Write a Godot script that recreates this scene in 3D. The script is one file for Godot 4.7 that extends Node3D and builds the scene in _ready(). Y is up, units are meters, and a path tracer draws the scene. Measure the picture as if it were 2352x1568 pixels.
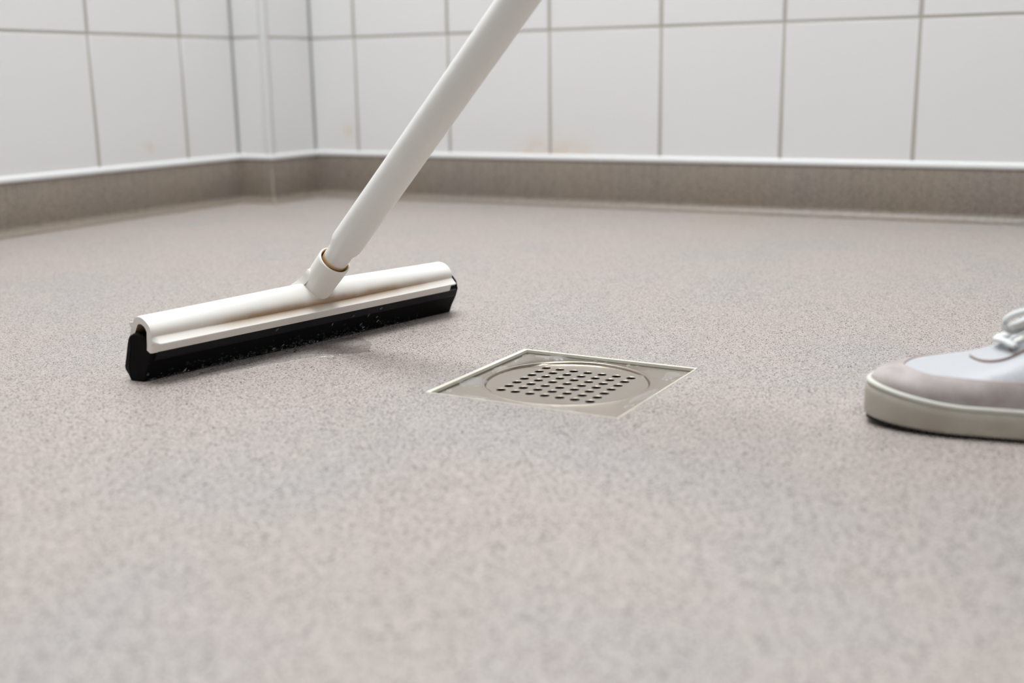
extends Node3D
# A shower-room corner seen from low over a speckled vinyl floor: a white squeegee, a square steel drain and the toe of a sneaker.

const CAM_H := 0.21823
const ROOM_L := -1.4482      # tiled wall on the left
const ROOM_B := -1.8287      # tiled wall at the back
const ROOM_R := 1.90
const ROOM_F := 1.70
const ROOM_H := 2.50
const BOX_X := -1.3738       # boxed-in pipe chase in the corner
const BOX_Z := -1.6934
const COVE_H := 0.0782
const BEAD_H := 0.0875

var rng := RandomNumberGenerator.new()
var M := {}
var taken := {}


func _ready() -> void:
	rng.seed = 41
	var cam := Camera3D.new()
	cam.name = "camera"
	add_child(cam)
	cam.transform = Transform3D(Basis(Vector3(0.88803, -0.014747, -0.459549), Vector3(-0.089258, 0.974942, -0.203767), Vector3(0.451039, 0.22197, 0.864461)).orthonormalized(), Vector3(0, CAM_H, 0))
	cam.fov = 32.83886
	cam.near = 0.02
	cam.far = 30.0
	cam.current = true
	var env := Environment.new()
	env.background_mode = Environment.BG_COLOR
	env.background_color = Color(0, 0, 0)
	env.tonemap_mode = Environment.TONE_MAPPER_LINEAR
	env.tonemap_exposure = 1.0
	env.sdfgi_enabled = true
	env.ssao_enabled = true
	env.ssil_enabled = true
	var lens := CameraAttributesPhysical.new()
	lens.frustum_focal_length = 40.7
	lens.frustum_focus_distance = 0.965
	lens.exposure_aperture = 4.6
	var we := WorldEnvironment.new()
	we.name = "environment"
	we.environment = env
	we.camera_attributes = lens
	add_child(we)
	make_materials()
	ceiling_panel(Vector3(-0.85, ROOM_H, -1.0), 6.3, "white ceiling light panel above the squeegee and floor drain")
	ceiling_panel(Vector3(0.95, ROOM_H, 0.45), 1.4, "white ceiling light panel behind the sneaker, nearer the room front")
	room()
	drain()
	squeegee()
	sneaker()
	water()


# ---------------------------------------------------------------- helpers

func numbered(called: String) -> String:
	if not taken.has(called):
		taken[called] = 0
		return called
	taken[called] += 1
	return "%s_%03d" % [called, taken[called]]


func tag(o: Node, label: String, category: String, group := "", kind := "") -> void:
	if label: o.set_meta("label", label)
	if category: o.set_meta("category", category)
	if group: o.set_meta("group", group)
	if kind: o.set_meta("kind", kind)


func thing(called: String, label: String, category: String, at := Vector3.ZERO, turn := 0.0, group := "", kind := "") -> Node3D:
	var o := Node3D.new()
	o.name = numbered(called)
	add_child(o)
	o.position = at
	o.rotation.y = turn
	tag(o, label, category, group, kind)
	return o


func put(called: String, mesh: Mesh, mat: Material, parent: Node = null) -> MeshInstance3D:
	var o := MeshInstance3D.new()
	o.mesh = mesh
	o.material_override = mat
	if parent == null:
		o.name = numbered(called)
		add_child(o)
	else:
		o.name = called
		parent.add_child(o, true)
	return o


func begin() -> SurfaceTool:
	var st := SurfaceTool.new()
	st.begin(Mesh.PRIMITIVE_TRIANGLES)
	return st


func done(st: SurfaceTool) -> ArrayMesh:
	st.generate_normals()
	st.index()
	return st.commit()


func vert(st: SurfaceTool, p: Vector3, c := Color.WHITE, uv := Vector2.ZERO) -> void:
	st.set_color(c)
	st.set_uv(uv)
	st.add_vertex(p)


func tri(st: SurfaceTool, a: Vector3, b: Vector3, c: Vector3) -> void:
	vert(st, a)
	vert(st, b)
	vert(st, c)


func quad(st: SurfaceTool, a: Vector3, b: Vector3, c: Vector3, d: Vector3) -> void:
	tri(st, a, b, c)
	tri(st, a, c, d)


# rows of points joined into a surface; seen from its front each row runs to the right and the rows go down
func sheet(st: SurfaceTool, rows: Array, wrap := false, flip := false, colors: Array = []) -> void:
	for i in rows.size() - 1:
		var n: int = rows[i].size()
		for j in (n if wrap else n - 1):
			var k := (j + 1) % n
			var ids := [[i, j], [i, k], [i + 1, k], [i, j], [i + 1, k], [i + 1, j]]
			if flip:
				ids = [[i, j], [i + 1, k], [i, k], [i, j], [i + 1, j], [i + 1, k]]
			for q in ids:
				var c: Color = Color.WHITE if colors.is_empty() else colors[q[0]][q[1]]
				vert(st, rows[q[0]][q[1]], c, Vector2(float(q[1]) / n, float(q[0]) / rows.size()))


func fan(st: SurfaceTool, loop: PackedVector3Array, flip := false) -> void:
	var mid := Vector3.ZERO
	for p in loop:
		mid += p / loop.size()
	for j in loop.size():
		var k := (j + 1) % loop.size()
		if flip: tri(st, mid, loop[k], loop[j])
		else: tri(st, mid, loop[j], loop[k])


func box_into(st: SurfaceTool, a: Vector3, b: Vector3) -> void:
	var p := func(i: int) -> Vector3: return Vector3(b.x if i & 1 else a.x, b.y if i & 2 else a.y, b.z if i & 4 else a.z)
	for f in [[0, 1, 3, 2], [4, 6, 7, 5], [0, 2, 6, 4], [1, 5, 7, 3], [0, 4, 5, 1], [2, 3, 7, 6]]:
		quad(st, p.call(f[0]), p.call(f[1]), p.call(f[2]), p.call(f[3]))


func box_mesh(a: Vector3, b: Vector3) -> ArrayMesh:
	var st := begin()
	st.set_smooth_group(-1)
	box_into(st, a, b)
	return done(st)


# a round body along dir from p; profile = [distance along, radius]
func lathe(st: SurfaceTool, p: Vector3, dir: Vector3, profile: Array, n := 40, colors: Array = []) -> void:
	var side := dir.cross(Vector3.FORWARD if absf(dir.z) < 0.9 else Vector3.UP).normalized()
	var up := side.cross(dir).normalized()
	var rows := []
	var cols := []
	for k in profile.size():
		var q: Array = profile[k]
		var row := PackedVector3Array()
		var cr := []
		for j in n:
			var a := TAU * j / n
			row.append(p + dir * q[0] + (side * cos(a) + up * sin(a)) * q[1])
			cr.append(Color.WHITE if colors.is_empty() else colors[k])
		rows.append(row)
		cols.append(cr)
	sheet(st, rows, true, false, cols)


# a tube through points, elliptical section
func tube(st: SurfaceTool, pts: PackedVector3Array, r: float, n := 12, flat := 1.0, flat_dir := Vector3.UP) -> void:
	var rows := []
	for i in pts.size():
		var d := (pts[mini(i + 1, pts.size() - 1)] - pts[maxi(i - 1, 0)]).normalized()
		var side := d.cross(flat_dir).normalized()
		var up := side.cross(d).normalized()
		var row := PackedVector3Array()
		for j in n:
			var a := TAU * j / n
			row.append(pts[i] + side * cos(a) * r + up * sin(a) * r * flat)
		rows.append(row)
	sheet(st, rows, true)
	fan(st, rows[0], true)
	fan(st, rows[-1])


func smooth_path(pts: Array, step := 0.002) -> PackedVector3Array:
	var c := Curve3D.new()
	c.bake_interval = step
	for i in pts.size():
		var t: Vector3 = (pts[mini(i + 1, pts.size() - 1)] - pts[maxi(i - 1, 0)]) / 6.0
		c.add_point(pts[i], -t, t)
	return c.get_baked_points()


func s8(r: int, g: int, b: int) -> Color:
	return Color8(r, g, b)


func plain(col: Color, rough: float, metal := 0.0) -> StandardMaterial3D:
	var m := StandardMaterial3D.new()
	m.albedo_color = col
	m.roughness = rough
	m.metallic = metal
	return m


func noise_tex(freq: float, ramp: Array, sz := 256, sd := 1, normal := false) -> NoiseTexture2D:
	var f := FastNoiseLite.new()
	f.seed = sd
	f.frequency = freq
	f.fractal_octaves = 4
	var t := NoiseTexture2D.new()
	t.width = sz
	t.height = sz
	t.seamless = true
	t.noise = f
	t.as_normal_map = normal
	if ramp.size():
		var g := Gradient.new()
		g.offsets = PackedFloat32Array([0.0, 1.0])
		g.colors = PackedColorArray([ramp[0], ramp[1]])
		for i in range(2, ramp.size()):
			g.add_point(ramp[i][0], ramp[i][1])
		t.color_ramp = g
	return t


# ---------------------------------------------------------------- materials

func speckle_image(size: int, base: Color, per: int) -> Image:
	var im := Image.create(size, size, false, Image.FORMAT_RGB8)
	im.fill(base)
	var r := RandomNumberGenerator.new()
	r.seed = 7
	var tones := [s8(46, 48, 52), s8(78, 78, 80), s8(142, 136, 131), s8(168, 160, 154), s8(186, 176, 168), s8(236, 232, 228), s8(214, 209, 208)]
	var share := [0.11, 0.25, 0.38, 0.54, 0.70, 0.86, 1.0]
	for i in per:
		var u := r.randf()
		var k := 0
		while u > share[k]:
			k += 1
		var c: Color = tones[k]
		var x := r.randi() % size
		var y := r.randi() % size
		var w := 1 + r.randi() % 3
		var h := 1 + r.randi() % 3
		im.fill_rect(Rect2i(x, y, w, h), c)
		if w + h > 4:
			im.fill_rect(Rect2i(x + 1 - r.randi() % 3, y + 1, maxi(w - 1, 1), h), c)
	return im


func make_materials() -> void:
	var sp := ImageTexture.create_from_image(speckle_image(2048, s8(200, 194, 190), 430000))
	var mottling := noise_tex(0.012, [s8(244, 247, 250), s8(255, 250, 247), [0.5, s8(251, 249, 248)]], 256, 3)
	var f := plain(s8(222, 218, 215), 0.42)
	f.albedo_texture = sp
	f.uv1_triplanar = true
	f.uv1_world_triplanar = true
	f.uv1_scale = Vector3.ONE / 0.62
	f.detail_enabled = true
	f.detail_blend_mode = BaseMaterial3D.BLEND_MODE_MUL
	f.detail_albedo = mottling
	f.detail_uv_layer = BaseMaterial3D.DETAIL_UV_2
	f.uv2_triplanar = true
	f.uv2_world_triplanar = true
	f.uv2_scale = Vector3.ONE / 0.9
	f.heightmap_enabled = true
	f.heightmap_texture = sp
	f.heightmap_scale = 0.02
	M.floor = f
	var cv: StandardMaterial3D = f.duplicate()
	cv.albedo_color = s8(176, 168, 156)  # copy of the floor vinyl, darkened and browned as shade on upright faces
	M.shaded_cove = cv
	M.weld = plain(s8(160, 149, 133), 0.6)
	M.tile = plain(s8(230, 229, 228), 0.16)
	M.grout = plain(s8(178, 174, 164), 0.85)
	M.joint = plain(s8(150, 152, 150), 0.6)
	M.sealant = plain(s8(222, 222, 220), 0.5)
	M.paint = plain(s8(236, 235, 233), 0.8)
	M.wall_paint = plain(s8(140, 138, 136), 0.8)
	M.plastic = plain(Color.WHITE, 0.34)
	M.plastic.vertex_color_use_as_albedo = true
	M.tube = plain(Color.WHITE, 0.3)
	M.tube.vertex_color_use_as_albedo = true
	M.rubber = plain(s8(9, 9, 10), 0.5)
	M.rubber.metallic_specular = 0.22
	M.skin = plain(s8(24, 24, 27), 0.5)
	M.skin.metallic_specular = 0.3
	M.steel = plain(s8(190, 180, 167), 0.28, 1.0)
	M.steel.roughness_texture = noise_tex(0.03, [s8(120, 120, 120), s8(255, 255, 255)], 256, 9)
	M.steel.uv1_triplanar = true
	M.steel.uv1_scale = Vector3(6, 6, 40)
	M.rim_seal = plain(s8(226, 222, 206), 0.6)
	M.grime = plain(s8(58, 52, 42), 0.8)
	M.sump = plain(s8(34, 28, 23), 0.7)
	M.sump.cull_mode = BaseMaterial3D.CULL_DISABLED
	M.sump_water = plain(s8(104, 62, 28), 0.08)
	M.frame = plain(s8(235, 235, 235), 0.4)
	var d := plain(s8(255, 255, 255), 0.5)
	d.emission_enabled = true
	d.emission = Color(0.95, 0.98, 1.0)
	d.emission_energy_multiplier = 1.6
	M.diffuser = d
	M.leather = plain(s8(183, 184, 187), 0.45)  # white leather greyed to stand in for shade from an unbuilt leg
	M.leather.normal_enabled = true
	M.leather.normal_texture = noise_tex(0.05, [], 256, 5, true)
	M.leather.normal_scale = 0.12
	M.leather.uv1_triplanar = true
	M.leather.uv1_scale = Vector3.ONE * 14.0
	var su := plain(Color.WHITE, 0.95)
	su.albedo_texture = noise_tex(0.016, [s8(154, 144, 140), s8(192, 184, 181)], 256, 6)
	su.uv1_triplanar = true
	su.uv1_scale = Vector3.ONE * 12.0
	su.rim_enabled = true
	su.rim = 0.3
	M.suede = su
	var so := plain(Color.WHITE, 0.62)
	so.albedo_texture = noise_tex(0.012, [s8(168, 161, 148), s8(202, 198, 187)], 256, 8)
	so.uv1_triplanar = true
	so.uv1_scale = Vector3.ONE * 7.0
	M.sole = so
	M.welt = plain(s8(212, 212, 202), 0.55)
	M.tread = plain(s8(34, 32, 29), 0.8)
	M.edge = plain(s8(150, 128, 120), 0.8)
	M.lace = plain(s8(218, 220, 219), 0.85)
	M.lining = plain(s8(205, 203, 198), 0.9)
	for k in ["leather", "suede", "tread", "edge", "lining", "plastic"]:
		if M.has(k): M[k].cull_mode = BaseMaterial3D.CULL_DISABLED
	var w := plain(Color(1, 1, 1, 0.02), 0.02)
	w.transparency = BaseMaterial3D.TRANSPARENCY_ALPHA
	w.refraction_enabled = true
	w.refraction_scale = 0.033
	M.water = w
	var fl := plain(Color(1, 1, 1, 0.03), 0.03)
	fl.transparency = BaseMaterial3D.TRANSPARENCY_ALPHA
	M.film = fl


# ---------------------------------------------------------------- room

func ceiling_panel(at: Vector3, energy: float, label: String) -> void:
	var t := thing("ceiling_light", label, "light", at, 0.0, "ceiling light panels")
	var hx := 0.75
	var hz := 0.45
	var st := begin()
	st.set_smooth_group(-1)
	for s in [-1.0, 1.0]:
		box_into(st, Vector3(-hx - 0.03, -0.028, s * (hz + 0.015) - 0.015), Vector3(hx + 0.03, 0.0, s * (hz + 0.015) + 0.015))
		box_into(st, Vector3(s * (hx + 0.015) - 0.015, -0.028, -hz), Vector3(s * (hx + 0.015) + 0.015, 0.0, hz))
	put("frame", done(st), M.frame, t)
	put("diffuser", box_mesh(Vector3(-hx, -0.02, -hz), Vector3(hx, -0.006, hz)), M.diffuser, t)
	var l := AreaLight3D.new()
	l.name = "area_light"
	l.area_size = Vector2(2.0 * hx, 2.0 * hz)
	l.light_color = Color(0.965, 0.98, 0.995)
	l.light_energy = energy
	l.area_range = 8.0
	l.shadow_enabled = true
	l.position = Vector3(0, -0.032, 0)
	l.rotation.x = -PI / 2
	t.add_child(l)


func structure(called: String, mesh: Mesh, mat: Material, label: String, category: String) -> MeshInstance3D:
	var o := put(called, mesh, mat)
	tag(o, label, category, "", "structure")
	return o


# the mitred copy of the room's skirting line at a distance off the wall
func skirt_line() -> Array:
	return [Vector2(ROOM_L, ROOM_F), Vector2(ROOM_L, BOX_Z), Vector2(BOX_X, BOX_Z), Vector2(BOX_X, ROOM_B), Vector2(ROOM_R, ROOM_B)]


func mitred(off: float) -> Array:
	var line := skirt_line()
	var out := []
	for i in line.size():
		var p: Vector2 = line[i]
		var m := Vector2.ZERO
		if i > 0:
			var d: Vector2 = (p - line[i - 1]).normalized()
			m += Vector2(-d.y, d.x)
		if i < line.size() - 1:
			var d: Vector2 = (line[i + 1] - p).normalized()
			m += Vector2(-d.y, d.x)
		out.append(p + m * off)
	return out


func skirt(from: int, to: int, profile: Array) -> ArrayMesh:
	var st := begin()
	for k in profile.size() - 1:
		var a := mitred(profile[k].x)
		var b := mitred(profile[k + 1].x)
		for i in range(from, to):
			st.set_smooth_group(i)
			var n := 12
			for s in n:
				var pa: Vector2 = a[i].lerp(a[i + 1], float(s) / n)
				var pb: Vector2 = a[i].lerp(a[i + 1], float(s + 1) / n)
				var qa: Vector2 = b[i].lerp(b[i + 1], float(s) / n)
				var qb: Vector2 = b[i].lerp(b[i + 1], float(s + 1) / n)
				quad(st, Vector3(qa.x, profile[k + 1].y, qa.y), Vector3(qb.x, profile[k + 1].y, qb.y), Vector3(pb.x, profile[k].y, pb.y), Vector3(pa.x, profile[k].y, pa.y))
	return done(st)


func tile_mesh(w: float, h: float) -> ArrayMesh:
	var st := begin()
	var loops := []
	for q in [[0.0, 0.0], [0.0040, 0.0], [0.0047, 0.0003], [0.0050, 0.0011]]:
		var x: float = w * 0.5 - q[1]
		var y: float = h * 0.5 - q[1]
		loops.append(PackedVector3Array([Vector3(-x, y, q[0]), Vector3(x, y, q[0]), Vector3(x, -y, q[0]), Vector3(-x, -y, q[0])]))
	st.set_smooth_group(1)
	for i in 3:
		for j in 4:
			var k := (j + 1) % 4
			quad(st, loops[i][j], loops[i][k], loops[i + 1][k], loops[i + 1][j])
	st.set_smooth_group(-1)
	var f: PackedVector3Array = loops[3]
	var uvs := [Vector2(0, 0), Vector2(1, 0), Vector2(1, 1), Vector2(0, 1)]
	for k in [0, 1, 2, 0, 2, 3]:
		vert(st, f[k], Color.WHITE, uvs[k])
	return done(st)


var tile_shapes := {}

# one wall face of tiles: columns = pairs of edges along the face; from(x, y) places a tile's middle
func tile_face(parent: Node3D, columns: Array, origin: Vector3, along: Vector3, normal: Vector3, stained := {}) -> void:
	var rows := [[BEAD_H - 0.006, 0.2952 - 0.002]]
	var y := 0.2952
	while y < ROOM_H - 0.03:
		rows.append([y + 0.002, minf(y + 0.25 - 0.002, ROOM_H)])
		y += 0.25
	for c in columns:
		for r in rows:
			var w: float = c[1] - c[0]
			var h: float = r[1] - r[0]
			if w < 0.012:
				continue
			var key := "%.4f %.4f" % [w, h]
			if not tile_shapes.has(key):
				tile_shapes[key] = tile_mesh(w, h)
			var mat: Material = M.tile
			if r == rows[0] and stained.has(columns.find(c)):
				mat = stained[columns.find(c)]
			var o := put("tile", tile_shapes[key], mat, parent)
			var x_axis := Vector3.UP.cross(normal)
			var wob := Basis(Vector3.UP, rng.randf_range(-0.002, 0.002)) * Basis(x_axis, rng.randf_range(-0.002, 0.002))
			o.transform = Transform3D(wob * Basis(x_axis, Vector3.UP, normal), origin + along * (c[0] + c[1]) * 0.5 + Vector3.UP * (r[0] + r[1]) * 0.5 - normal * 0.005)


# a tile with a faint rust stain centred at u, v
func rust_tile(u: float, v: float, size: float) -> StandardMaterial3D:
	var im := Image.create(96, 96, false, Image.FORMAT_RGB8)
	var n := FastNoiseLite.new()
	n.seed = int(u * 100)
	n.frequency = 0.06
	for y in 96:
		for x in 96:
			var d := Vector2((x / 95.0 - u) / size, (y / 95.0 - v) / (size * 0.55)).length()
			var k := clampf(exp(-d * d) * (0.5 + 0.5 * n.get_noise_2d(x, y)) * 0.34, 0.0, 0.4)
			im.set_pixel(x, y, M.tile.albedo_color.lerp(s8(214, 168, 112), k))
	var m: StandardMaterial3D = M.tile.duplicate()
	m.albedo_color = Color.WHITE
	m.albedo_texture = ImageTexture.create_from_image(im)
	return m


func room() -> void:
	var g := 0.0026
	# the walls, whose bodies show as grout in the joints
	var back := structure("wall_back", box_mesh(Vector3(ROOM_L - 0.12, -0.05, ROOM_B - 0.12), Vector3(ROOM_R + 0.12, ROOM_H, ROOM_B - 0.0007)), M.grout, "back wall of large white glazed tiles behind the squeegee and sneaker", "wall")
	var cols := [[BOX_X + 0.003, -1.2741 - g]]
	var x := -1.2741
	while x < ROOM_R:
		cols.append([x + g, minf(x + 0.2 - g, ROOM_R)])
		x += 0.2
	tile_face(back, cols, Vector3(0, 0, ROOM_B), Vector3.RIGHT, Vector3.BACK, {2: rust_tile(0.86, 0.95, 0.20), 3: rust_tile(0.12, 0.97, 0.26), 0: rust_tile(0.8, 0.8, 0.12)})
	var left := structure("wall_left", box_mesh(Vector3(ROOM_L - 0.12, -0.05, ROOM_B - 0.0007), Vector3(ROOM_L - 0.0007, ROOM_H, ROOM_F + 0.12)), M.grout, "left wall of large white glazed tiles meeting the corner box", "wall")
	cols = [[BOX_Z + 0.003, -1.5609 - g]]
	var z := -1.5609
	while z < ROOM_F:
		cols.append([z + g, minf(z + 0.2037 - g, ROOM_F)])
		z += 0.2037
	tile_face(left, cols, Vector3(ROOM_L, 0, 0), Vector3.BACK, Vector3.RIGHT, {1: rust_tile(0.56, 0.86, 0.09)})
	var chase := structure("wall_corner", box_mesh(Vector3(ROOM_L - 0.0007, -0.05, ROOM_B - 0.0007), Vector3(BOX_X - 0.0007, ROOM_H, BOX_Z - 0.0007)), M.grout, "narrow tiled pipe box standing out in the room corner", "wall")
	tile_face(chase, [[ROOM_L + 0.003, BOX_X - 0.010]], Vector3(0, 0, BOX_Z), Vector3.RIGHT, Vector3.BACK)
	tile_face(chase, [[ROOM_B + 0.003, BOX_Z - 0.010]], Vector3(BOX_X, 0, 0), Vector3.BACK, Vector3.RIGHT)
	structure("wall_right", box_mesh(Vector3(ROOM_R, -0.05, ROOM_B - 0.0007), Vector3(ROOM_R + 0.12, ROOM_H, ROOM_F)), M.wall_paint, "plain grey wall on the right, outside the picture", "wall")
	structure("wall_front", box_mesh(Vector3(ROOM_L - 0.0007, -0.05, ROOM_F), Vector3(ROOM_R + 0.12, ROOM_H, ROOM_F + 0.12)), M.wall_paint, "plain grey wall behind the camera", "wall")
	structure("ceiling", box_mesh(Vector3(ROOM_L - 0.12, ROOM_H, ROOM_B - 0.12), Vector3(ROOM_R + 0.12, ROOM_H + 0.1, ROOM_F + 0.12)), M.paint, "plain white ceiling that carries the light panels", "ceiling")
	# floor with a square opening for the drain
	var st := begin()
	st.set_smooth_group(-1)
	var hole := drain_corners(0.0728, 0.0)
	var outer := [Vector3(ROOM_L - 0.01, 0, ROOM_B - 0.01), Vector3(ROOM_R, 0, ROOM_B - 0.01), Vector3(ROOM_R, 0, ROOM_F), Vector3(ROOM_L - 0.01, 0, ROOM_F)]
	for i in 4:
		var k := (i + 1) % 4
		quad(st, outer[i], outer[k], hole[k], hole[i])
		quad(st, hole[i], hole[k], hole[k] + Vector3.DOWN * 0.05, hole[i] + Vector3.DOWN * 0.05)
		quad(st, outer[k], outer[i], outer[i] + Vector3.DOWN * 0.05, outer[k] + Vector3.DOWN * 0.05)
		quad(st, outer[k] + Vector3.DOWN * 0.05, outer[i] + Vector3.DOWN * 0.05, hole[i] + Vector3.DOWN * 0.05, hole[k] + Vector3.DOWN * 0.05)
	structure("floor", done(st), M.floor, "grey speckled safety vinyl floor, slightly wet round the drain", "floor")
	# coved vinyl skirting, welded to the floor
	var prof := []
	for i in 9:
		var a := PI / 2 * i / 8.0
		prof.append(Vector2(0.003 + 0.015 * (1.0 - sin(a)), 0.0006 + 0.015 * (1.0 - cos(a))))
	prof.append(Vector2(0.003, COVE_H - 0.001))
	prof.append(Vector2(0.0022, COVE_H))
	prof.append(Vector2(-0.002, COVE_H))
	var what := ["left wall", "corner box", "back wall"]
	var spans := [[0, 1], [1, 3], [3, 4]]
	var names := ["left", "corner", "back"]
	for i in 3:
		var bb := structure("baseboard_" + names[i], skirt(spans[i][0], spans[i][1], prof), M.shaded_cove, "coved vinyl skirting, colour browned for its upright shade, along the foot of the " + what[i], "skirting")
		if i == 1:
			var seam := PackedVector3Array()
			for q in prof.slice(0, 10):
				var p: Vector2 = mitred(q.x + 0.0002)[2]
				seam.append(Vector3(p.x, q.y, p.y))
			var ws := begin()
			tube(ws, seam, 0.0016, 8)
			put("weld_seam", done(ws), M.weld, bb).set_meta("label", "paler weld seam on the outer corner")
	var bead := [Vector2(0.0, COVE_H - 0.0005), Vector2(0.0036, COVE_H), Vector2(0.0044, COVE_H + 0.0012), Vector2(0.0036, COVE_H + 0.006), Vector2(0.0018, BEAD_H), Vector2(-0.002, BEAD_H + 0.001)]
	for i in 3:
		structure("trim_%d" % (i + 1), skirt(spans[i][0], spans[i][1], bead), M.sealant, "white sealant strip between the tiles and skirting of the " + what[i], "trim")
	# rounded white bead on the outer corner of the box
	st = begin()
	var loop := [Vector2(BOX_X - 0.011, BOX_Z - 0.001), Vector2(BOX_X - 0.0105, BOX_Z + 0.0012), Vector2(BOX_X - 0.004, BOX_Z + 0.0012), Vector2(BOX_X - 0.0012, BOX_Z + 0.0004), Vector2(BOX_X + 0.0004, BOX_Z - 0.0012), Vector2(BOX_X + 0.0012, BOX_Z - 0.004), Vector2(BOX_X + 0.0012, BOX_Z - 0.0105), Vector2(BOX_X - 0.001, BOX_Z - 0.011)]
	var rows := []
	for y in [BEAD_H - 0.002, 0.8, 1.6, ROOM_H]:
		var row := PackedVector3Array()
		for p in loop:
			row.append(Vector3(p.x, y, p.y))
		rows.append(row)
	sheet(st, rows, false, true)
	structure("trim_4", done(st), M.sealant, "white upright edge strip on the outer corner of the tiled pipe box", "trim")
	# grey sealed joints in the two inner corners
	for q in [[Vector3(ROOM_L, 0, BOX_Z), "left wall and the pipe box"], [Vector3(BOX_X, 0, ROOM_B), "pipe box and the back wall"]]:
		st = begin()
		rows = []
		for y in [BEAD_H - 0.002, 1.2, ROOM_H]:
			var row := PackedVector3Array()
			for i in 6:
				var a := PI / 2 * i / 5.0
				row.append(q[0] + Vector3(0.0055 * (1.0 - sin(a)) - 0.0006, y, 0.0055 * (1.0 - cos(a)) - 0.0006))
			rows.append(row)
		sheet(st, rows, false, false)
		structure("trim_%d" % (5 if q[0].z > -1.75 else 6), done(st), M.joint, "grey sealed joint in the inner corner between the " + q[1], "trim")


# ---------------------------------------------------------------- drain

const DRAIN_AT := Vector3(-0.3468, 0, -0.7514)
const DRAIN_TURN := 0.02955

func drain_axis(k: int) -> Vector3:
	return Vector3(cos(DRAIN_TURN), 0, sin(DRAIN_TURN)) if k == 0 else Vector3(-sin(DRAIN_TURN), 0, cos(DRAIN_TURN))


func drain_corners(half: float, y: float) -> Array:
	var a := drain_axis(0) * half
	var b := drain_axis(1) * half
	var c := DRAIN_AT + Vector3.UP * y
	return [c - a - b, c + a - b, c + a + b, c - a + b]


func square_ring(half: float, y: float, n: int) -> PackedVector3Array:
	var out := PackedVector3Array()
	for i in n:
		var a := TAU * i / n
		var m := maxf(absf(cos(a)), absf(sin(a)))
		out.append(Vector3(cos(a) / m * half, y, sin(a) / m * half))
	return out


func round_ring(r: float, y: float, n: int) -> PackedVector3Array:
	var out := PackedVector3Array()
	for i in n:
		var a := TAU * i / n
		out.append(Vector3(cos(a) * r, y, sin(a) * r))
	return out


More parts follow.
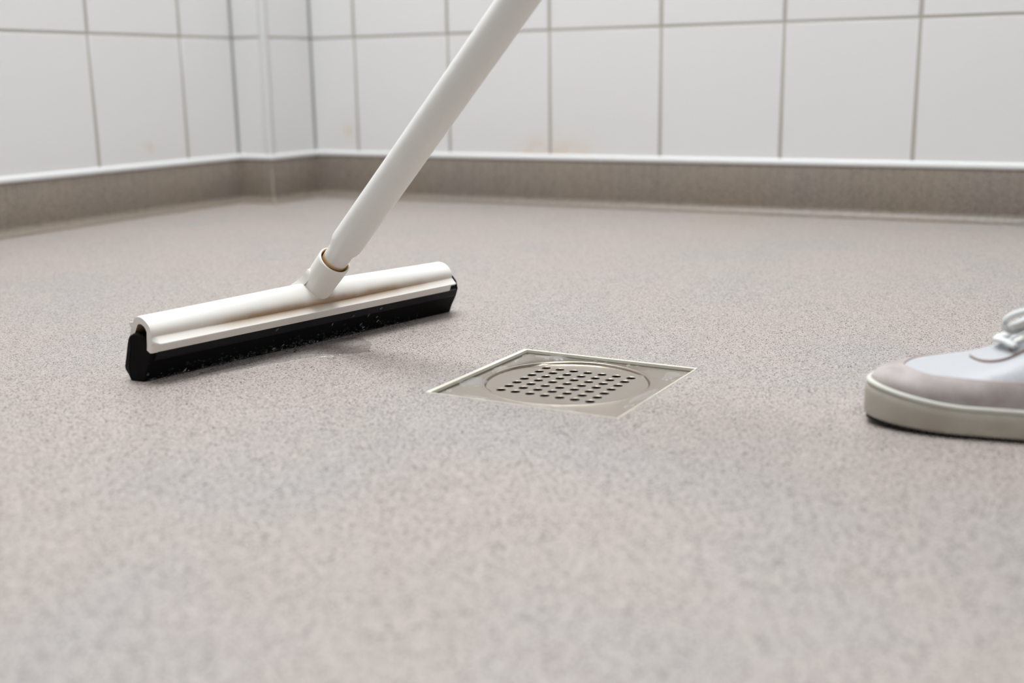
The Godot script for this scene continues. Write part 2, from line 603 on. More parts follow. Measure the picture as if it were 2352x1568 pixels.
func drain() -> void:
	var t := thing("floor_drain", "square stainless steel floor drain with a round perforated strainer set into the floor", "drain", DRAIN_AT, -DRAIN_TURN)
	var y := -0.0014
	# the square plate with its round opening and turned-down rim
	var st := begin()
	var rows := []
	for q in [[0.0714, y - 0.010], [0.0714, y - 0.0012], [0.0709, y - 0.0008], [0.0685, y - 0.0001]]:
		rows.append(square_ring(q[0], q[1], 96))
	rows.append(square_ring(0.0665, y, 96))
	rows.append(round_ring(0.0640, y, 96))
	rows.append(round_ring(0.0630, y + 0.0003, 96))
	rows.append(round_ring(0.0618, y + 0.0007, 96))
	rows.append(round_ring(0.0610, y + 0.0004, 96))
	rows.append(round_ring(0.0606, y - 0.0008, 96))
	rows.append(round_ring(0.0606, y - 0.008, 96))
	st.set_smooth_group(-1)
	sheet(st, rows.slice(0, 3), true, false)
	st.set_smooth_group(1)
	sheet(st, rows.slice(2), true, false)
	put("plate", done(st), M.steel, t)
	# the strainer: a dished disc with seven by seven punched holes
	st = begin()
	st.set_smooth_group(1)
	var pitch := 0.0119
	var top := func(p: Vector3) -> Vector3:
		var r := Vector2(p.x, p.z).length()
		return Vector3(p.x, y - 0.0010 + 0.0009 * smoothstep(0.0591, 0.0602, r) - 0.0007 * smoothstep(0.0602, 0.0604, r), p.z)
	var n := 32
	for i in 7:
		for j in 7:
			var c := Vector3((i - 3) * pitch, 0, (j - 3) * pitch)
			var cell := []
			for q in [[0.0035, -0.0006], [0.0035, -0.00035], [0.00358, -0.00022], [0.0038, -0.00014], [0.0045, -0.00004], [0.0052, 0.0]]:
				var ring := PackedVector3Array()
				for p in round_ring(q[0], 0, n):
					ring.append(top.call(c + p) + Vector3.UP * q[1])
				cell.append(ring)
			var edge := PackedVector3Array()
			for p in square_ring(pitch / 2, 0, n):
				edge.append(top.call(c + p))
			cell.append(edge)
			sheet(st, cell, true, true)
	var block := PackedVector3Array()
	var nb := 168
	for p in square_ring(pitch * 3.5, 0, nb):
		block.append(top.call(p))
	rows = [block]
	for k in range(1, 9):
		var ring := PackedVector3Array()
		for i in nb:
			var a := TAU * i / nb
			ring.append(top.call(block[i].lerp(Vector3(cos(a) * 0.0604, 0, sin(a) * 0.0604), k / 8.0) * Vector3(1, 0, 1)))
		rows.append(ring)
	rows.append(round_ring(0.0604, y - 0.006, nb))
	sheet(st, rows, true, true)
	put("strainer", done(st), M.steel, t)
	# cream cut edge of the vinyl around the plate
	st = begin()
	st.set_smooth_group(-1)
	var corner := func(l: float, b: float, o: float, h: float) -> PackedVector3Array:
		return PackedVector3Array([Vector3(-0.0728 - l, h, -0.0728 - b), Vector3(0.0728 + o, h, -0.0728 - b), Vector3(0.0728 + o, h, 0.0728 + o), Vector3(-0.0728 - l, h, 0.0728 + o)])
	rows = [corner.call(0.0036, 0.0024, 0.0009, 0.0), corner.call(0.0034, 0.0022, 0.0007, 0.0004), corner.call(-0.0001, -0.0001, -0.0001, 0.0003), corner.call(-0.0004, -0.0004, -0.0004, -0.0030)]
	sheet(st, rows, true, false)
	var se := put("sealant_edge", done(st), M.rim_seal, t)
	se.set_meta("label", "cream sealant edge round the steel plate")
	st = begin()
	st.set_smooth_group(-1)
	sheet(st, [square_ring(0.0726, -0.0019, 64), square_ring(0.0700, -0.0019, 64)], true, true)
	put("grime_line", done(st), M.grime, t)
	# the cup below
	st = begin()
	lathe(st, Vector3(0, y - 0.006, 0), Vector3.DOWN, [[0.0, 0.0640], [0.004, 0.0605], [0.05, 0.056], [0.056, 0.050]], 64)
	sheet(st, [square_ring(0.0727, -0.0125, 64), round_ring(0.062, -0.0122, 64)], true, true)
	put("cup", done(st), M.sump, t)
	st = begin()
	fan(st, round_ring(0.0565, -0.046, 64))
	put("standing_water", done(st), M.sump_water, t)


# ---------------------------------------------------------------- squeegee

const HEAD_L := 0.33095
const TILT := 0.349

func prof_at(u: float, v: float) -> Vector2:   # millimetres in the tilted head to metres across and up
	return Vector2(u * cos(TILT) + v * sin(TILT), -u * sin(TILT) + v * cos(TILT)) * 0.001


func prism(st: SurfaceTool, poly: PackedVector2Array, z0: float, z1: float, bevel: float) -> void:
	if Geometry2D.is_polygon_clockwise(poly):
		poly.reverse()
	var mid := Vector2.ZERO
	for p in poly:
		mid += p / poly.size()
	var rows := []
	for q in [[z0, bevel], [z0 - bevel, 0.0], [lerpf(z0, z1, 0.25), 0.0], [lerpf(z0, z1, 0.5), 0.0], [lerpf(z0, z1, 0.75), 0.0], [z1 + bevel, 0.0], [z1, bevel]]:
		var row := PackedVector3Array()
		for p in poly:
			var d := (mid - p).limit_length(q[1])
			var g := clampf((z0 - q[0]) / (z0 - z1), 0.0, 1.0)
			row.append(Vector3(p.x + d.x, p.y + d.y * (0.0 if p.y < 0.0005 else 1.0), q[0] - p.x * 0.30 * (1.0 - g) - 0.0038 * pow(g, 8.0) * smoothstep(0.002, 0.013, p.y)))
		rows.append(row)
	sheet(st, rows, true)
	var ids := Geometry2D.triangulate_polygon(poly)
	for i in range(0, ids.size(), 3):
		var a: Vector3 = rows[0][ids[i]]
		var b: Vector3 = rows[0][ids[i + 1]]
		var c: Vector3 = rows[0][ids[i + 2]]
		var out := (c - a).cross(b - a).z > 0.0
		tri(st, a, b if out else c, c if out else b)
		a = rows[-1][ids[i]]
		b = rows[-1][ids[i + 1]]
		c = rows[-1][ids[i + 2]]
		tri(st, a, c if out else b, b if out else c)


func squeegee() -> void:
	var left := Vector3(-0.63374, 0, -0.6176)
	var right := Vector3(-0.55714, 0, -0.93956)
	var t := thing("squeegee", "white plastic floor squeegee with black rubber blade and long white tube handle", "squeegee", (left + right) / 2.0, -0.23356)
	var zl := HEAD_L / 2.0
	var stain := FastNoiseLite.new()
	stain.seed = 5
	stain.frequency = 14.0
	var white := Color(0.89, 0.87, 0.815)
	var rust := Color(0.35, 0.195, 0.072)
	# housing: a channel with a domed back and two flanges, swelling towards the socket
	var n := 160
	var outer := []
	var inner := []
	var oc := []
	for k in n + 1:
		var f := float(k) / n
		var edge := minf(f, 1.0 - f) * n
		var z := zl - 0.0012 - f * (HEAD_L - 0.0105)
		var b := 1.0 - absf(2.0 * f - 1.0)
		b = b * b * (3.0 - 2.0 * b) * 0.35 + b * 0.65
		var shrink := 0.55 if edge < 0.5 else 0.0
		var pts := [Vector2(14.3, 25.1), Vector2(14.2, 32.0), Vector2(14.6, 32.9), Vector2(19.0, 33.9), Vector2(19.7, 34.5), Vector2(19.4, 35.3), Vector2(12.6 + b * 0.6, 38.4)]
		for j in range(1, 12):
			var a := PI * j / 24.0
			pts.append(Vector2((12.6 + b * 1.2) * pow(cos(a), 1.0 + 0.75 * b), 38.4 + (9.0 + 5.6 * b) * sin(a)))
		pts.append(Vector2(0, 47.4 + 5.6 * b))
		var ins := [Vector2(9.2, 25.4), Vector2(8.6, 29.5), Vector2(8.2, 31.0), Vector2(7.6, 33.0), Vector2(7.2, 34.5), Vector2(6.9, 36.0), Vector2(6.6, 37.2)]
		for j in range(1, 12):
			var a := PI * j / 24.0
			ins.append(Vector2(6.5 * cos(a), 37.4 + 4.4 * sin(a)))
		ins.append(Vector2(0, 41.8))
		var ro := PackedVector3Array()
		var ri := PackedVector3Array()
		var cr := []
		for side in [1.0, -1.0]:
			for jj in pts.size():
				var j: int = jj if side > 0 else pts.size() - 1 - jj
				if side < 0 and jj == 0:
					continue
				var q: Vector2 = pts[j]
				var qi: Vector2 = ins[j]
				if side < 0 and j >= 2 and j <= 5:
					q.x -= 1.8
				elif j >= 2 and j <= 5:
					q.x = lerpf(14.4, q.x, clampf(f * HEAD_L / 0.0045, 0.0, 1.0))
				q = q.move_toward(qi, shrink)
				var p := prof_at(-12.5 + side * q.x, q.y)
				ro.append(Vector3(p.x, p.y, z))
				p = prof_at(-12.5 + side * qi.x, qi.y)
				ri.append(Vector3(p.x, p.y, z))
				var reach := exp(-pow((f - 0.52) / 0.30, 2.0)) * 1.6 + 0.12
				var band := exp(-pow((q.y - 38.6) / 4.4, 2.0)) if j >= 6 else (0.1 if j == 5 else 0.0)
				var s := clampf(band * reach * (0.95 + 0.8 * stain.get_noise_2d(z, q.y * 0.0006)), 0.0, 0.85)
				if side < 0:
					s = 0.0
				if j == 0 or j == 1:
					s = maxf(s, 0.05)
				cr.append(white.lerp(rust, s))
		outer.append(ro)
		inner.append(ri)
		oc.append(cr)
	var st := begin()
	var last: int = outer[0].size() - 1
	for span in [[0, 1], [1, 3], [3, 5], [5, 6], [6, last - 6], [last - 6, last - 5], [last - 5, last - 3], [last - 3, last - 1], [last - 1, last]]:
		st.set_smooth_group(10 + span[0])
		var part := []
		var pc := []
		for k in n + 1:
			part.append(outer[k].slice(span[0], span[1] + 1))
			pc.append(oc[k].slice(span[0], span[1] + 1))
		sheet(st, part, false, false, pc)
	st.set_smooth_group(2)
	var ic := []
	for row in inner:
		var cr := []
		for p in row:
			cr.append(Color(0.34, 0.25, 0.17))
		ic.append(cr)
	sheet(st, inner, false, true, ic)
	st.set_smooth_group(-1)
	for k in [0, n]:
		for j in outer[0].size() - 1:
			var a: Vector3 = outer[k][j]
			var b: Vector3 = outer[k][j + 1]
			var c: Vector3 = inner[k][j + 1]
			var d: Vector3 = inner[k][j]
			for p in ([a, c, b, a, d, c] if k == 0 else [a, b, c, a, c, d]):
				vert(st, p, white)
	for k in n:
		for j in [0, outer[0].size() - 1]:
			for p in [outer[k][j], outer[k + 1][j], inner[k + 1][j], outer[k][j], inner[k + 1][j], inner[k][j]]:
				vert(st, p, white)
	put("housing", done(st), M.plastic, t)
	# rubber: a thick front blade with a raised upper band, and a thinner blade behind it
	var front := PackedVector2Array([Vector2(0.0000, 0.0002), Vector2(0.0022, 0.0060), Vector2(0.0064, 0.0166), Vector2(0.0090, 0.0235), Vector2(0.0070, 0.0310), Vector2(0.0030, 0.0350), Vector2(-0.0036, 0.0370), Vector2(-0.0073, 0.0364), Vector2(-0.0090, 0.0352), Vector2(-0.0095, 0.0250), Vector2(-0.0119, 0.0147), Vector2(-0.0124, 0.0080), Vector2(-0.0114, 0.0002), Vector2(-0.0050, 0.0002)])
	st = begin()
	st.set_smooth_group(-1)
	prism(st, front, zl, -zl, 0.0012)
	put("rubber_blade", done(st), M.rubber, t)
	st = begin()
	st.set_smooth_group(-1)
	prism(st, PackedVector2Array([prof_at(0.4, 17.6), prof_at(1.6, 18.0), prof_at(1.9, 18.8), prof_at(2.0, 25.3), prof_at(0.4, 25.6)]), zl - 0.004, -zl + 0.004, 0.0004)
	put("blade_band", done(st), M.skin, t)
	st = begin()
	st.set_smooth_group(-1)
	prism(st, PackedVector2Array([Vector2(-0.0118, 0.0002), Vector2(-0.0140, 0.0037), Vector2(-0.0164, 0.0070), Vector2(-0.0170, 0.0095), Vector2(-0.0162, 0.0140), Vector2(-0.0145, 0.0212), Vector2(-0.0124, 0.0290), Vector2(-0.0110, 0.0334), Vector2(-0.0098, 0.0352), Vector2(-0.0094, 0.0340), Vector2(-0.0100, 0.0250), Vector2(-0.0123, 0.0147), Vector2(-0.0128, 0.0080), Vector2(-0.0121, 0.0020)]), zl - 0.0002, -zl + 0.0006, 0.0012)
	put("rear_blade", done(st), M.skin, t)
	# socket, its gussets, and the handle that plugs into it
	var dir := Vector3(cos(0.7697), sin(0.7697), 0)
	var q0 := Vector3(0.046, 0.0885, 0.0005)
	st = begin()
	var rim := Color(0.66, 0.47, 0.27)
	var lip := Color(0.79, 0.72, 0.60)
	lathe(st, q0, dir, [[-0.066, 0.0132], [-0.050, 0.0133], [-0.0235, 0.0139], [-0.0215, 0.01375], [-0.0206, 0.0131], [-0.0206, 0.0126], [-0.0214, 0.0120], [-0.030, 0.0117], [-0.050, 0.0117]], 56, [white, white, white, white, white, lip, rim, Color(0.24, 0.14, 0.06), Color(0.1, 0.06, 0.03)])
	put("socket", done(st), M.plastic, t)
	for s in [1.0, -1.0]:
		st = begin()
		st.set_smooth_group(-1)
		var nrm := Vector3(-dir.y, dir.x, 0)
		var prf := [Vector2(0.009, -0.070), Vector2(0.009, -0.040), Vector2(0.0128, -0.0405), Vector2(0.0135, -0.0470), Vector2(0.0148, -0.0520), Vector2(0.0168, -0.0560), Vector2(0.0200, -0.0595), Vector2(0.0205, -0.070)]
		var fr := PackedVector3Array()
		var bk := PackedVector3Array()
		for p in prf:
			fr.append(q0 + dir * p.y + nrm * 0.0012 + Vector3(0, 0, s * p.x))
			bk.append(q0 + dir * p.y + nrm * 0.0085 + Vector3(0, 0, s * p.x))
		var cols_a := []
		var cols_b := []
		for p in prf:
			cols_a.append(white.lerp(rust, 0.55))
			cols_b.append(white)
		var ids := [[0, 1, 2], [0, 2, 3], [0, 3, 4], [0, 4, 5], [0, 5, 6], [0, 6, 7]]
		for i in ids:
			var o: Array = i if s > 0 else [i[0], i[2], i[1]]
			for k in o:
				vert(st, fr[k], cols_a[k])
			for k in [o[0], o[2], o[1]]:
				vert(st, bk[k], white)
		st.set_smooth_group(3)
		sheet(st, [fr, bk], false, s < 0, [cols_b, cols_b])
		put("gusset", done(st), M.plastic, t)
	st = begin()
	var tw := Color(0.89, 0.88, 0.845)
	var prof := [[-0.048, 0.0], [-0.048, 0.0104], [-0.0195, 0.0106], [-0.017, 0.0107], [-0.0085, 0.0109], [-0.0050, 0.0114], [-0.0012, 0.0128], [0.0012, 0.0134], [0.004, 0.0135], [0.1, 0.01322], [0.25, 0.0130], [0.5, 0.0128], [0.8, 0.0127], [1.20, 0.0127], [1.207, 0.0118], [1.210, 0.009], [1.210, 0.0]]
	var tc := [rust, rust, Color(0.60, 0.42, 0.22), tw.lerp(rust, 0.14), tw]
	while tc.size() < prof.size():
		tc.append(tw)
	lathe(st, q0, dir, prof, 56, tc)
	put("handle", done(st), M.tube, t)


# ---------------------------------------------------------------- sneaker

func table(keys: Array, s: float) -> float:
	for i in keys.size() - 1:
		if s <= keys[i + 1][0]:
			var t := clampf((s - keys[i][0]) / (keys[i + 1][0] - keys[i][0]), 0.0, 1.0)
			var p: Array = keys[maxi(i - 1, 0)]
			var q: Array = keys[mini(i + 2, keys.size() - 1)]
			var gap: float = keys[i + 1][0] - keys[i][0]
			var m0: float = (keys[i + 1][1] - p[1]) / maxf(keys[i + 1][0] - p[0], 0.001) * gap
			var m1: float = (q[1] - keys[i][1]) / maxf(q[0] - keys[i][0], 0.001) * gap
			if i == 0: m0 = keys[1][1] - keys[0][1]
			return (2 * t ** 3 - 3 * t ** 2 + 1) * keys[i][1] + (t ** 3 - 2 * t ** 2 + t) * m0 + (-2 * t ** 3 + 3 * t ** 2) * keys[i + 1][1] + (t ** 3 - t ** 2) * m1
	return keys[-1][1]


# all in millimetres: s runs from the toe (-51) to the heel (232), off from the near side (0) to the far side
func shoe_near(s: float) -> float:
	if s < 10.0: return 28.0 - 28.0 * sqrt(maxf(0.0, 1.0 - pow((10.0 - s) / 61.0, 2)))
	if s > 190.0: return 34.0 - 30.0 * sqrt(maxf(0.0, 1.0 - pow((s - 190.0) / 42.0, 2)))
	return table([[10.0, 0.0], [70.0, 0.0], [130.0, 6.0], [190.0, 4.0]], s)


func shoe_far(s: float) -> float:
	if s < 20.0: return 28.0 + 64.0 * sqrt(maxf(0.0, 1.0 - pow((20.0 - s) / 71.0, 2)))
	if s > 190.0: return 34.0 + 46.0 * sqrt(maxf(0.0, 1.0 - pow((s - 190.0) / 42.0, 2)))
	return table([[20.0, 92.0], [60.0, 97.0], [130.0, 88.0], [190.0, 80.0]], s)


func sole_top(s: float) -> float:
	return 20.4 + 8.2 * pow(clampf((10.0 - s) / 61.0, 0.0, 1.0), 1.6)


func sole_bottom(s: float) -> float:
	return 2.1 + 3.2 * pow(clampf((10.0 - s) / 61.0, 0.0, 1.0), 1.8)


func ridge(s: float) -> float:
	return table([[-47.5, 29.3], [-45.0, 31.0], [-40.0, 33.2], [-28.0, 35.2], [-16.0, 37.4], [-3.0, 39.4], [12.0, 42.2], [27.0, 47.6], [40.0, 54.0], [60.0, 63.0], [90.0, 82.0], [115.0, 98.0], [232.0, 100.0]], s)


func upper_at(s: float, phi: float, grow := 0.0) -> Vector3:
	var squeeze := clampf((s + 47.5) / 279.5, 0.0, 1.0) * 276.0 - 47.5
	var n := shoe_near(squeeze - 3.4 * (1.0 - clampf((s + 47.5) / 40.0, 0.0, 1.0))) + 3.2
	var f := shoe_far(squeeze - 3.4 * (1.0 - clampf((s + 47.5) / 40.0, 0.0, 1.0))) - 3.2
	if f < n + 0.2:
		n = (n + f) / 2.0 - 0.1
		f = n + 0.2
	var c := (n + f) / 2.0
	var hw := (f - n) / 2.0 + grow
	var base := sole_top(s) - 1.0
	var h := ridge(s) - base + grow
	var e := 2.0 / 2.6
	var x := signf(cos(phi)) * pow(absf(cos(phi)), e) * hw
	# towards the top the foot narrows
	var lean := clampf((s - 30.0) / 70.0, 0.0, 1.0) * 0.45
	var up := pow(maxf(sin(phi), 0.0), e)
	x *= 1.0 - lean * up * up
	return Vector3(s, base + h * up, -(c - x)) * 0.001


func guard_phi(s: float) -> float:   # upper edge of the suede toe guard
	if s < -28.0: return PI / 2
	var base := sole_top(s) - 1.0
	var low := asin(pow(clampf((34.6 - base) / (ridge(s) - base), 0.0, 1.0), 1.3))
	var t := clampf((s + 28.0) / 18.0, 0.0, 1.0)
	return lerpf(PI / 2, low, sqrt(t * (2.0 - t)))


func shoe_contour(n: int) -> Array:   # [s, off, inward direction]
	var pts := []
	var h: int = n / 2
	for i in h:
		var s := -51.0 + 283.0 * (0.5 + 0.5 * cos(PI * i / h))
		pts.append(Vector2(s, shoe_near(s)))
	for i in h:
		var s := -51.0 + 283.0 * (0.5 - 0.5 * cos(PI * i / h))
		pts.append(Vector2(s, shoe_far(s)))
	var out := []
	for i in pts.size():
		var d: Vector2 = (pts[(i + 1) % pts.size()] - pts[(i - 1 + pts.size()) % pts.size()]).normalized()
		out.append([pts[i], Vector2(d.y, -d.x)])
	return out


func sneaker() -> void:
	var t := thing("sneaker", "white leather sneaker with grey suede toe guard and scuffed cream rubber sole", "shoe", Vector3(-0.07652, 0, -0.72034), 0.16299)
	var contour := shoe_contour(260)
	var ring := func(inset: float, top: bool, dh: float) -> PackedVector3Array:
		var row := PackedVector3Array()
		for q in contour:
			var p: Vector2 = q[0] + q[1] * inset
			row.append(Vector3(q[0].x + q[1].x * inset, (sole_top(q[0].x) if top else sole_bottom(q[0].x)) + dh, -p.y) * 0.001)
		return row
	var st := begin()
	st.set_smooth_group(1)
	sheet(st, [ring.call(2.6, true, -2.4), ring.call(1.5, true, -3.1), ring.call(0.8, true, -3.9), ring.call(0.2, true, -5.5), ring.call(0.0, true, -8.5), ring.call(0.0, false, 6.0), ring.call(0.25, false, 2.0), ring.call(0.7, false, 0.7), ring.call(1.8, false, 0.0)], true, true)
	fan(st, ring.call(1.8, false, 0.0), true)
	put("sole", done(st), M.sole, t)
	st = begin()
	sheet(st, [ring.call(6.0, true, -0.6), ring.call(3.0, true, 0.1), ring.call(1.4, true, 0.0), ring.call(0.7, true, -0.7), ring.call(0.6, true, -1.8), ring.call(1.1, true, -2.8), ring.call(2.8, true, -3.0)], true, true)
	put("welt", done(st), M.welt, t)
	# dark tread: a zigzag row of lugs under the edge of the sole, and the plate between
	st = begin()
	st.set_smooth_group(-1)
	var top_row: PackedVector3Array = ring.call(1.6, false, 0.3)
	var path := Curve3D.new()
	path.bake_interval = 0.0005
	for p in top_row:
		path.add_point(p)
	path.add_point(top_row[0])
	var length := path.get_baked_length()
	var lugs := int(length / 0.0046)
	for i in lugs:
		var a := path.sample_baked(length * i / lugs)
		var b := path.sample_baked(length * (i + 0.66) / lugs)
		var inward := (b - a).cross(Vector3.UP).normalized()
		var mid := (a + b) / 2.0
		if inward.dot(Vector3(0.09, mid.y, -0.046) - mid) < 0.0: inward = -inward
		var low := Vector3.UP * (mid.y - maxf(mid.y - 0.0024, 0.0002))
		var p := [a, b, b + inward * 0.008, a + inward * 0.008]
		for k in 4:
			var m := (k + 1) % 4
			quad(st, p[k], p[m], p[m] - low, p[k] - low)
		quad(st, p[0] - low, p[1] - low, p[2] - low, p[3] - low)
	sheet(st, [ring.call(1.9, false, 0.2), ring.call(3.0, false, -0.9), ring.call(9.0, false, -1.0)], true, true)
	fan(st, ring.call(9.0, false, -1.0), true)
	put("tread", done(st), M.tread, t)
	# the leather upper, the suede guard over its foot, and the edge the guard shows
	var ss := []
	for i in 26:
		ss.append(-47.5 + 27.5 * pow(i / 26.0, 1.7))
	var s := -20.0
	while s < 90.0:
		ss.append(s)
		s += 2.0
	var vamp := []
	var guard_a := []
	var guard_b := []
	var edge_a := []
	var edge_b := []
	for q in ss:
		var pb := guard_phi(q)
		var row := PackedVector3Array()
		var open := PI / 2 if q < 22.0 else PI / 2
		for j in 41:
			var p0 := pb - 0.12
			row.append(upper_at(q, lerpf(p0, PI - p0, j / 40.0), -0.2))
		if q > -30.0: vamp.append(row)
		var ra := PackedVector3Array()
		var rb := PackedVector3Array()
		for j in 17:
			ra.append(upper_at(q, pb * j / 16.0, 0.8 if j < 16 else 0.75))
			rb.append(upper_at(q, PI - pb * (16 - j) / 16.0, 0.8 if j > 0 else 0.75))
		guard_a.append(ra)
		guard_b.append(rb)
		if q >= -28.5:
			edge_a.append(PackedVector3Array([ra[16], upper_at(q, pb + 0.03, 0.6), upper_at(q, pb + 0.05, -0.3)]))
			edge_b.append(PackedVector3Array([upper_at(q, PI - pb - 0.05, -0.3), upper_at(q, PI - pb - 0.03, 0.6), rb[0]]))
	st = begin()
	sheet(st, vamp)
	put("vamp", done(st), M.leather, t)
	st = begin()
	sheet(st, guard_a)
	sheet(st, guard_b)
	var gd := put("toe_guard", done(st), M.suede, t)
	gd.set_meta("label", "grey suede toe guard")
	st = begin()
	sheet(st, edge_a)
	sheet(st, edge_b)
	put("guard_edge", done(st), M.edge, gd)
	# lace facing on the near side, with its cut edge and an eyelet; and its twin on the far side
	var lower := [[11.0, 1.56], [15.0, 1.34], [20.0, 1.19], [26.0, 1.11], [31.0, 1.09], [36.0, 1.10], [42.0, 1.13], [60.0, 1.15], [100.0, 1.18]]
	for far in [false, true]:
		var rows := []
		var rim := []
		for i in 60:
			var q := lerpf(30.0 if far else 11.0, 100.0, pow(i / 59.0, 1.35))
			var lo := table(lower, q)
			var hi := lerpf(1.66, 1.36, clampf((q - 22.0) / 30.0, 0, 1))
			var row := PackedVector3Array()
			for j in 9:
				var phi := lerpf(lo, maxf(hi, lo + 0.01), j / 8.0)
				row.append(upper_at(q, PI - phi if far else phi, 1.35 if j else 1.25))
			rows.append(row)
			rim.append(PackedVector3Array([upper_at(q, PI - lo + 0.035 if far else lo - 0.035, -0.1), upper_at(q, PI - lo + 0.022 if far else lo - 0.022, 0.9), row[0]]))
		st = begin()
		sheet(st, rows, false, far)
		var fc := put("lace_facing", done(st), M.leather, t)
		st = begin()
		sheet(st, rim, false, far)
		put("facing_edge", done(st), M.edge, fc)
		for e in [35.0, 50.0, 66.0, 82.0]:
			st = begin()
			var ph := 1.25 if e < 40 else 1.22
			var at := upper_at(e, PI - ph if far else ph, 1.4)
			var out := (upper_at(e, PI - ph if far else ph, 3.0) - at).normalized()
			lathe(st, at, out, [[-0.0006, 0.0028], [0.0002, 0.0027], [0.0005, 0.0022], [0.0003, 0.0016], [-0.0012, 0.0014]], 20)
			put("eyelet", done(st), M.edge, fc)
	# quarters, collar and tongue, out of the picture
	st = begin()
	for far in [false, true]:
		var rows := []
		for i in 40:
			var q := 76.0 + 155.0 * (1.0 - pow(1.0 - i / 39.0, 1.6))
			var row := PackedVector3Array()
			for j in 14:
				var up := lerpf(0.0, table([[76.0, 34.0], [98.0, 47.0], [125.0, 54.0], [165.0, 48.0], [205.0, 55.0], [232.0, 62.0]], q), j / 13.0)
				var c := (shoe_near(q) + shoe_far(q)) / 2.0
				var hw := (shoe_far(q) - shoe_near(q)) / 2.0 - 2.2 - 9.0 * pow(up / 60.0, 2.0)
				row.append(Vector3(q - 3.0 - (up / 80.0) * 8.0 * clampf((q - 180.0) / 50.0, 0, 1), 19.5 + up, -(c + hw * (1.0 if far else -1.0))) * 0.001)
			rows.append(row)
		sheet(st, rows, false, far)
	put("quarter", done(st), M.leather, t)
	st = begin()
	fan(st, ring.call(5.5, true, -0.4))
	put("insole", done(st), M.lining, t)
	st = begin()
	var tongue := []
	for i in 16:
		var q := lerpf(34.0, 112.0, i / 15.0)
		var row := PackedVector3Array()
		for j in 13:
			row.append(upper_at(minf(q, 112.0), lerpf(1.2, PI - 1.2, j / 12.0), 0.9 - absf(j - 6.0) * 0.1))
		tongue.append(row)
	sheet(st, tongue)
	put("tongue", done(st), M.lining, t)
	# laces: the lowest bar, its end in the eyelet and the two loops of the bow
	var mm := func(list: Array) -> Array:
		var out := []
		for p in list: out.append(Vector3(p[0], p[1], -p[2]) * 0.001)
		return out
	st = begin()
	tube(st, smooth_path(mm.call([[35.5, 53.6, 25], [33.5, 54.8, 27], [30.5, 55.4, 33], [27.5, 54.6, 40], [27.0, 53.6, 47], [29.0, 53.2, 56], [34.0, 53.0, 64]])), 0.0030, 14, 0.62)
	tube(st, smooth_path(mm.call([[49.5, 60.6, 28], [45.0, 62.0, 34], [43.0, 62.0, 46], [45.0, 61.8, 58], [50.0, 60.0, 66]])), 0.0030, 14, 0.62)
	tube(st, smooth_path(mm.call([[65.0, 69.0, 30], [62.0, 71.0, 36], [60.0, 71.5, 46], [62.0, 70.8, 58], [66.0, 68.0, 65]])), 0.0030, 14, 0.62)
	tube(st, smooth_path(mm.call([[58.0, 75.0, 44], [52.0, 77.0, 40], [45.4, 75.6, 38], [39.9, 73.9, 37], [34.0, 71.4, 37], [30.2, 68.4, 37], [29.4, 65.0, 37], [30.8, 61.9, 37], [35.4, 60.6, 38], [40.7, 63.0, 39], [46.1, 66.0, 41], [54.0, 71.0, 44]])), 0.0024, 14, 0.8)
	tube(st, smooth_path(mm.call([[60.0, 76.0, 46], [52.0, 76.0, 34], [44.8, 73.0, 29], [39.0, 69.4, 28], [35.0, 67.0, 29], [33.4, 65.4, 31], [35.0, 64.0, 34], [41.0, 66.0, 37], [50.0, 71.5, 42]])), 0.0024, 14, 0.8)
	tube(st, smooth_path(mm.call([[60.0, 73.0, 52], [62.0, 78.0, 46], [58.0, 79.0, 41], [54.0, 75.0, 42], [56.0, 70.0, 48]])), 0.0032, 14)
	put("laces", done(st), M.lace, t)


# ---------------------------------------------------------------- water

func pool(st: SurfaceTool, line: PackedVector3Array, high: float) -> void:
	var mid := Vector3.ZERO
	for p in line: mid += p / line.size()
	var turn := 0.0
	for i in line.size():
		turn += (line[i] - mid).cross(line[(i + 1) % line.size()] - mid).y
	if turn > 0.0:
		line.reverse()
	var rows := []
	for q in [[1.0, 0.00005], [0.975, 0.35], [0.92, 0.65], [0.82, 0.86], [0.65, 0.96], [0.4, 0.99], [0.15, 1.0]]:
		var row := PackedVector3Array()
		for p in line:
			row.append(mid.lerp(p, q[0]) + Vector3.UP * (q[1] * high))
		rows.append(row)
	sheet(st, rows, true, false)
	fan(st, rows[-1], false)


func ellipsoid(n: int, m: int, half := false) -> ArrayMesh:
	var st := begin()
	var rows := []
	for i in m + 1:
		var a := PI * i / m * (0.5 if half else 1.0)
		var row := PackedVector3Array()
		for j in n:
			row.append(Vector3(sin(a) * cos(TAU * j / n), cos(a), sin(a) * sin(TAU * j / n)))
		rows.append(row)
	sheet(st, rows, true, true)
	return done(st)


func scatter(called: String, mesh: Mesh, mat: Material, places: Array, label: String, category: String) -> void:
	var mm := MultiMesh.new()
	mm.transform_format = MultiMesh.TRANSFORM_3D
	mm.mesh = mesh
	mm.instance_count = places.size()
	for i in places.size():
		mm.set_instance_transform(i, places[i])
	var o := MultiMeshInstance3D.new()
	o.name = numbered(called)
	o.multimesh = mm
	o.material_override = mat
	add_child(o)
	tag(o, label, category, "", "stuff")


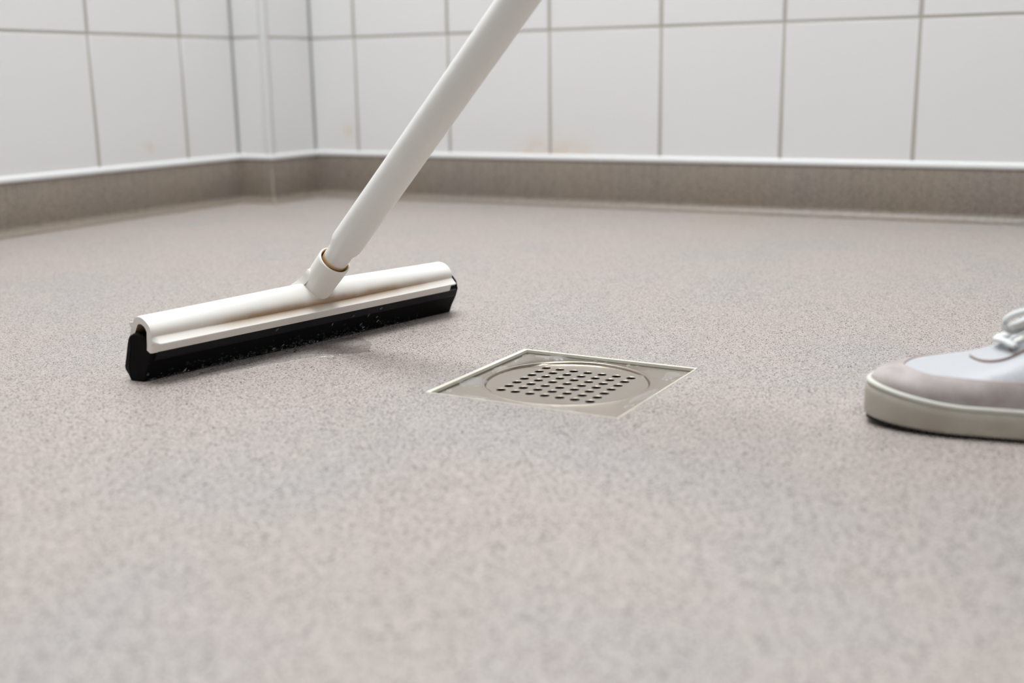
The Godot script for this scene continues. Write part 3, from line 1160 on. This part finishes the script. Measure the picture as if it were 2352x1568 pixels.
func water() -> void:
	var head := Transform3D(Basis(Vector3.UP, -0.23356), Vector3(-0.59544, 0, -0.77858))
	# the sheet of water the blade pushes along
	var pts := []
	for p in [[-0.6089, -0.6414], [-0.5962, -0.666], [-0.5871, -0.6806], [-0.5768, -0.7051], [-0.5629, -0.732], [-0.5431, -0.7523], [-0.5330, -0.7640], [-0.5400, -0.7800], [-0.5560, -0.8000], [-0.5812, -0.8063], [-0.6057, -0.7415], [-0.6200, -0.6900]]:
		pts.append(Vector3(p[0], 0, p[1]))
	pts.append(pts[0])
	var line := smooth_path(pts, 0.004)
	for i in line.size():
		line[i].x += rng.randf_range(-0.0012, 0.0012)
		line[i].z += rng.randf_range(-0.0012, 0.0012)
	var st := begin()
	pool(st, line, 0.0007)
	tag(put("water_film", done(st), M.film), "thin sheet of clear water pushed ahead of the squeegee blade", "water")
	# beads on the blade and froth along its foot
	var places := []
	for i in 420:
		var z := clampf(rng.randfn(0.02, 0.07), -0.12, 0.163)
		var v := absf(rng.randfn(0.0, 0.0042))
		var r := rng.randf_range(0.0003, 0.00105)
		if rng.randf() < 0.35:
			z = rng.randf_range(-0.10, 0.163)
			v = rng.randf_range(0.0, 0.0012)
		var p := head * Vector3(v * 0.34 + 0.0005, v + r * 0.4, z)
		places.append(Transform3D(Basis(Vector3.UP, rng.randf() * TAU).scaled(Vector3(r, r * rng.randf_range(0.6, 1.1), r * rng.randf_range(0.8, 1.6))), p))
	for i in 240:
		var z := rng.randf_range(-0.12, 0.166)
		var r := rng.randf_range(0.0003, 0.0009)
		var p := head * Vector3(absf(rng.randfn(0.002, 0.004)), r * 0.3, z)
		places.append(Transform3D(Basis.from_scale(Vector3(r, r * 0.6, r)), p))
	scatter("water_beads", ellipsoid(12, 8), M.water, places, "countless tiny water beads and froth along the foot of the black blade", "water")
	places = []
	for i in 46:
		var side := i % 2
		var u := rng.randf_range(-0.068, 0.068)
		var w := rng.randf_range(0.0635, 0.0705) * (1.0 if side else -1.0)
		if Vector2(u, w).length() < 0.066: continue
		var p := DRAIN_AT + drain_axis(0) * (w if i % 4 < 2 else u) + drain_axis(1) * (u if i % 4 < 2 else w)
		var r := rng.randf_range(0.0006, 0.0022)
		places.append(Transform3D(Basis(Vector3.UP, rng.randf() * TAU).scaled(Vector3(r, r * 0.28, r * rng.randf_range(0.9, 2.4))), p + Vector3.UP * -0.0014))
	scatter("drain_beads", ellipsoid(16, 8, true), M.film, places, "flat water beads left on the steel plate of the floor drain", "water")
	st = begin()
	for q in [[-0.062, 0.030, 0.009, 0.016], [-0.064, -0.012, 0.006, 0.010], [-0.045, -0.064, 0.014, 0.006], [0.066, 0.010, 0.005, 0.022], [0.062, -0.050, 0.007, 0.012], [0.020, 0.066, 0.024, 0.005], [-0.040, 0.066, 0.010, 0.004]]:
		var outline := PackedVector3Array()
		for i in 40:
			var a := TAU * i / 40.0
			var k: float = 0.9 + 0.16 * sin(a * 2.0 + q[0] * 900.0) + 0.12 * sin(a * 3.0 + q[1] * 700.0) + 0.06 * sin(a * 7.0)
			outline.append(DRAIN_AT + Vector3.DOWN * 0.0014 + drain_axis(0) * (q[0] + cos(a) * q[2] * k) + drain_axis(1) * (q[1] + sin(a) * q[3] * k))
		pool(st, outline, 0.0006)
	tag(put("wet_patches", done(st), M.film), "irregular wet patches lying on the steel drain plate round its ring", "water", "", "stuff")
	# drops flicked up in front of the blade
	var drop := ellipsoid(14, 10)
	var which := ["leftmost", "second from the left", "third from the left", "fourth from the left", "fifth from the left", "sixth from the left", "seventh from the left", "seventh from the right", "sixth from the right", "fifth from the right", "fourth from the right", "third from the right", "second from the right", "rightmost"]
	var spots := [[0.019, -0.0333], [0.0157, -0.0095], [0.0169, -0.0509], [0.0137, -0.0606], [0.01, -0.0614], [0.0103, -0.0414], [0.0071, -0.0442], [0.0029, -0.0324], [0.0022, -0.061], [0.0074, 0.044], [0.0213, 0.0488], [0.0063, 0.0538], [0.0053, 0.1374], [0.0207, -0.0662]]
	spots.sort_custom(func(p, q): return p[1] > q[1])
	for n in spots.size():
		var d: Array = spots[n]
		var o := put("water_drop", drop, M.water)
		var r := rng.randf_range(0.0004, 0.00055)
		o.transform = Transform3D(head.basis * Basis(Vector3.RIGHT, 2.2 + rng.randf_range(-0.35, 0.35)) * Basis.from_scale(Vector3(r, r * 4.0, r)), head * Vector3(0.012, d[0], d[1]))
		tag(o, "tiny water drop flying before the black blade, %s of fourteen" % which[n], "drop", "drops flicked up by the blade")
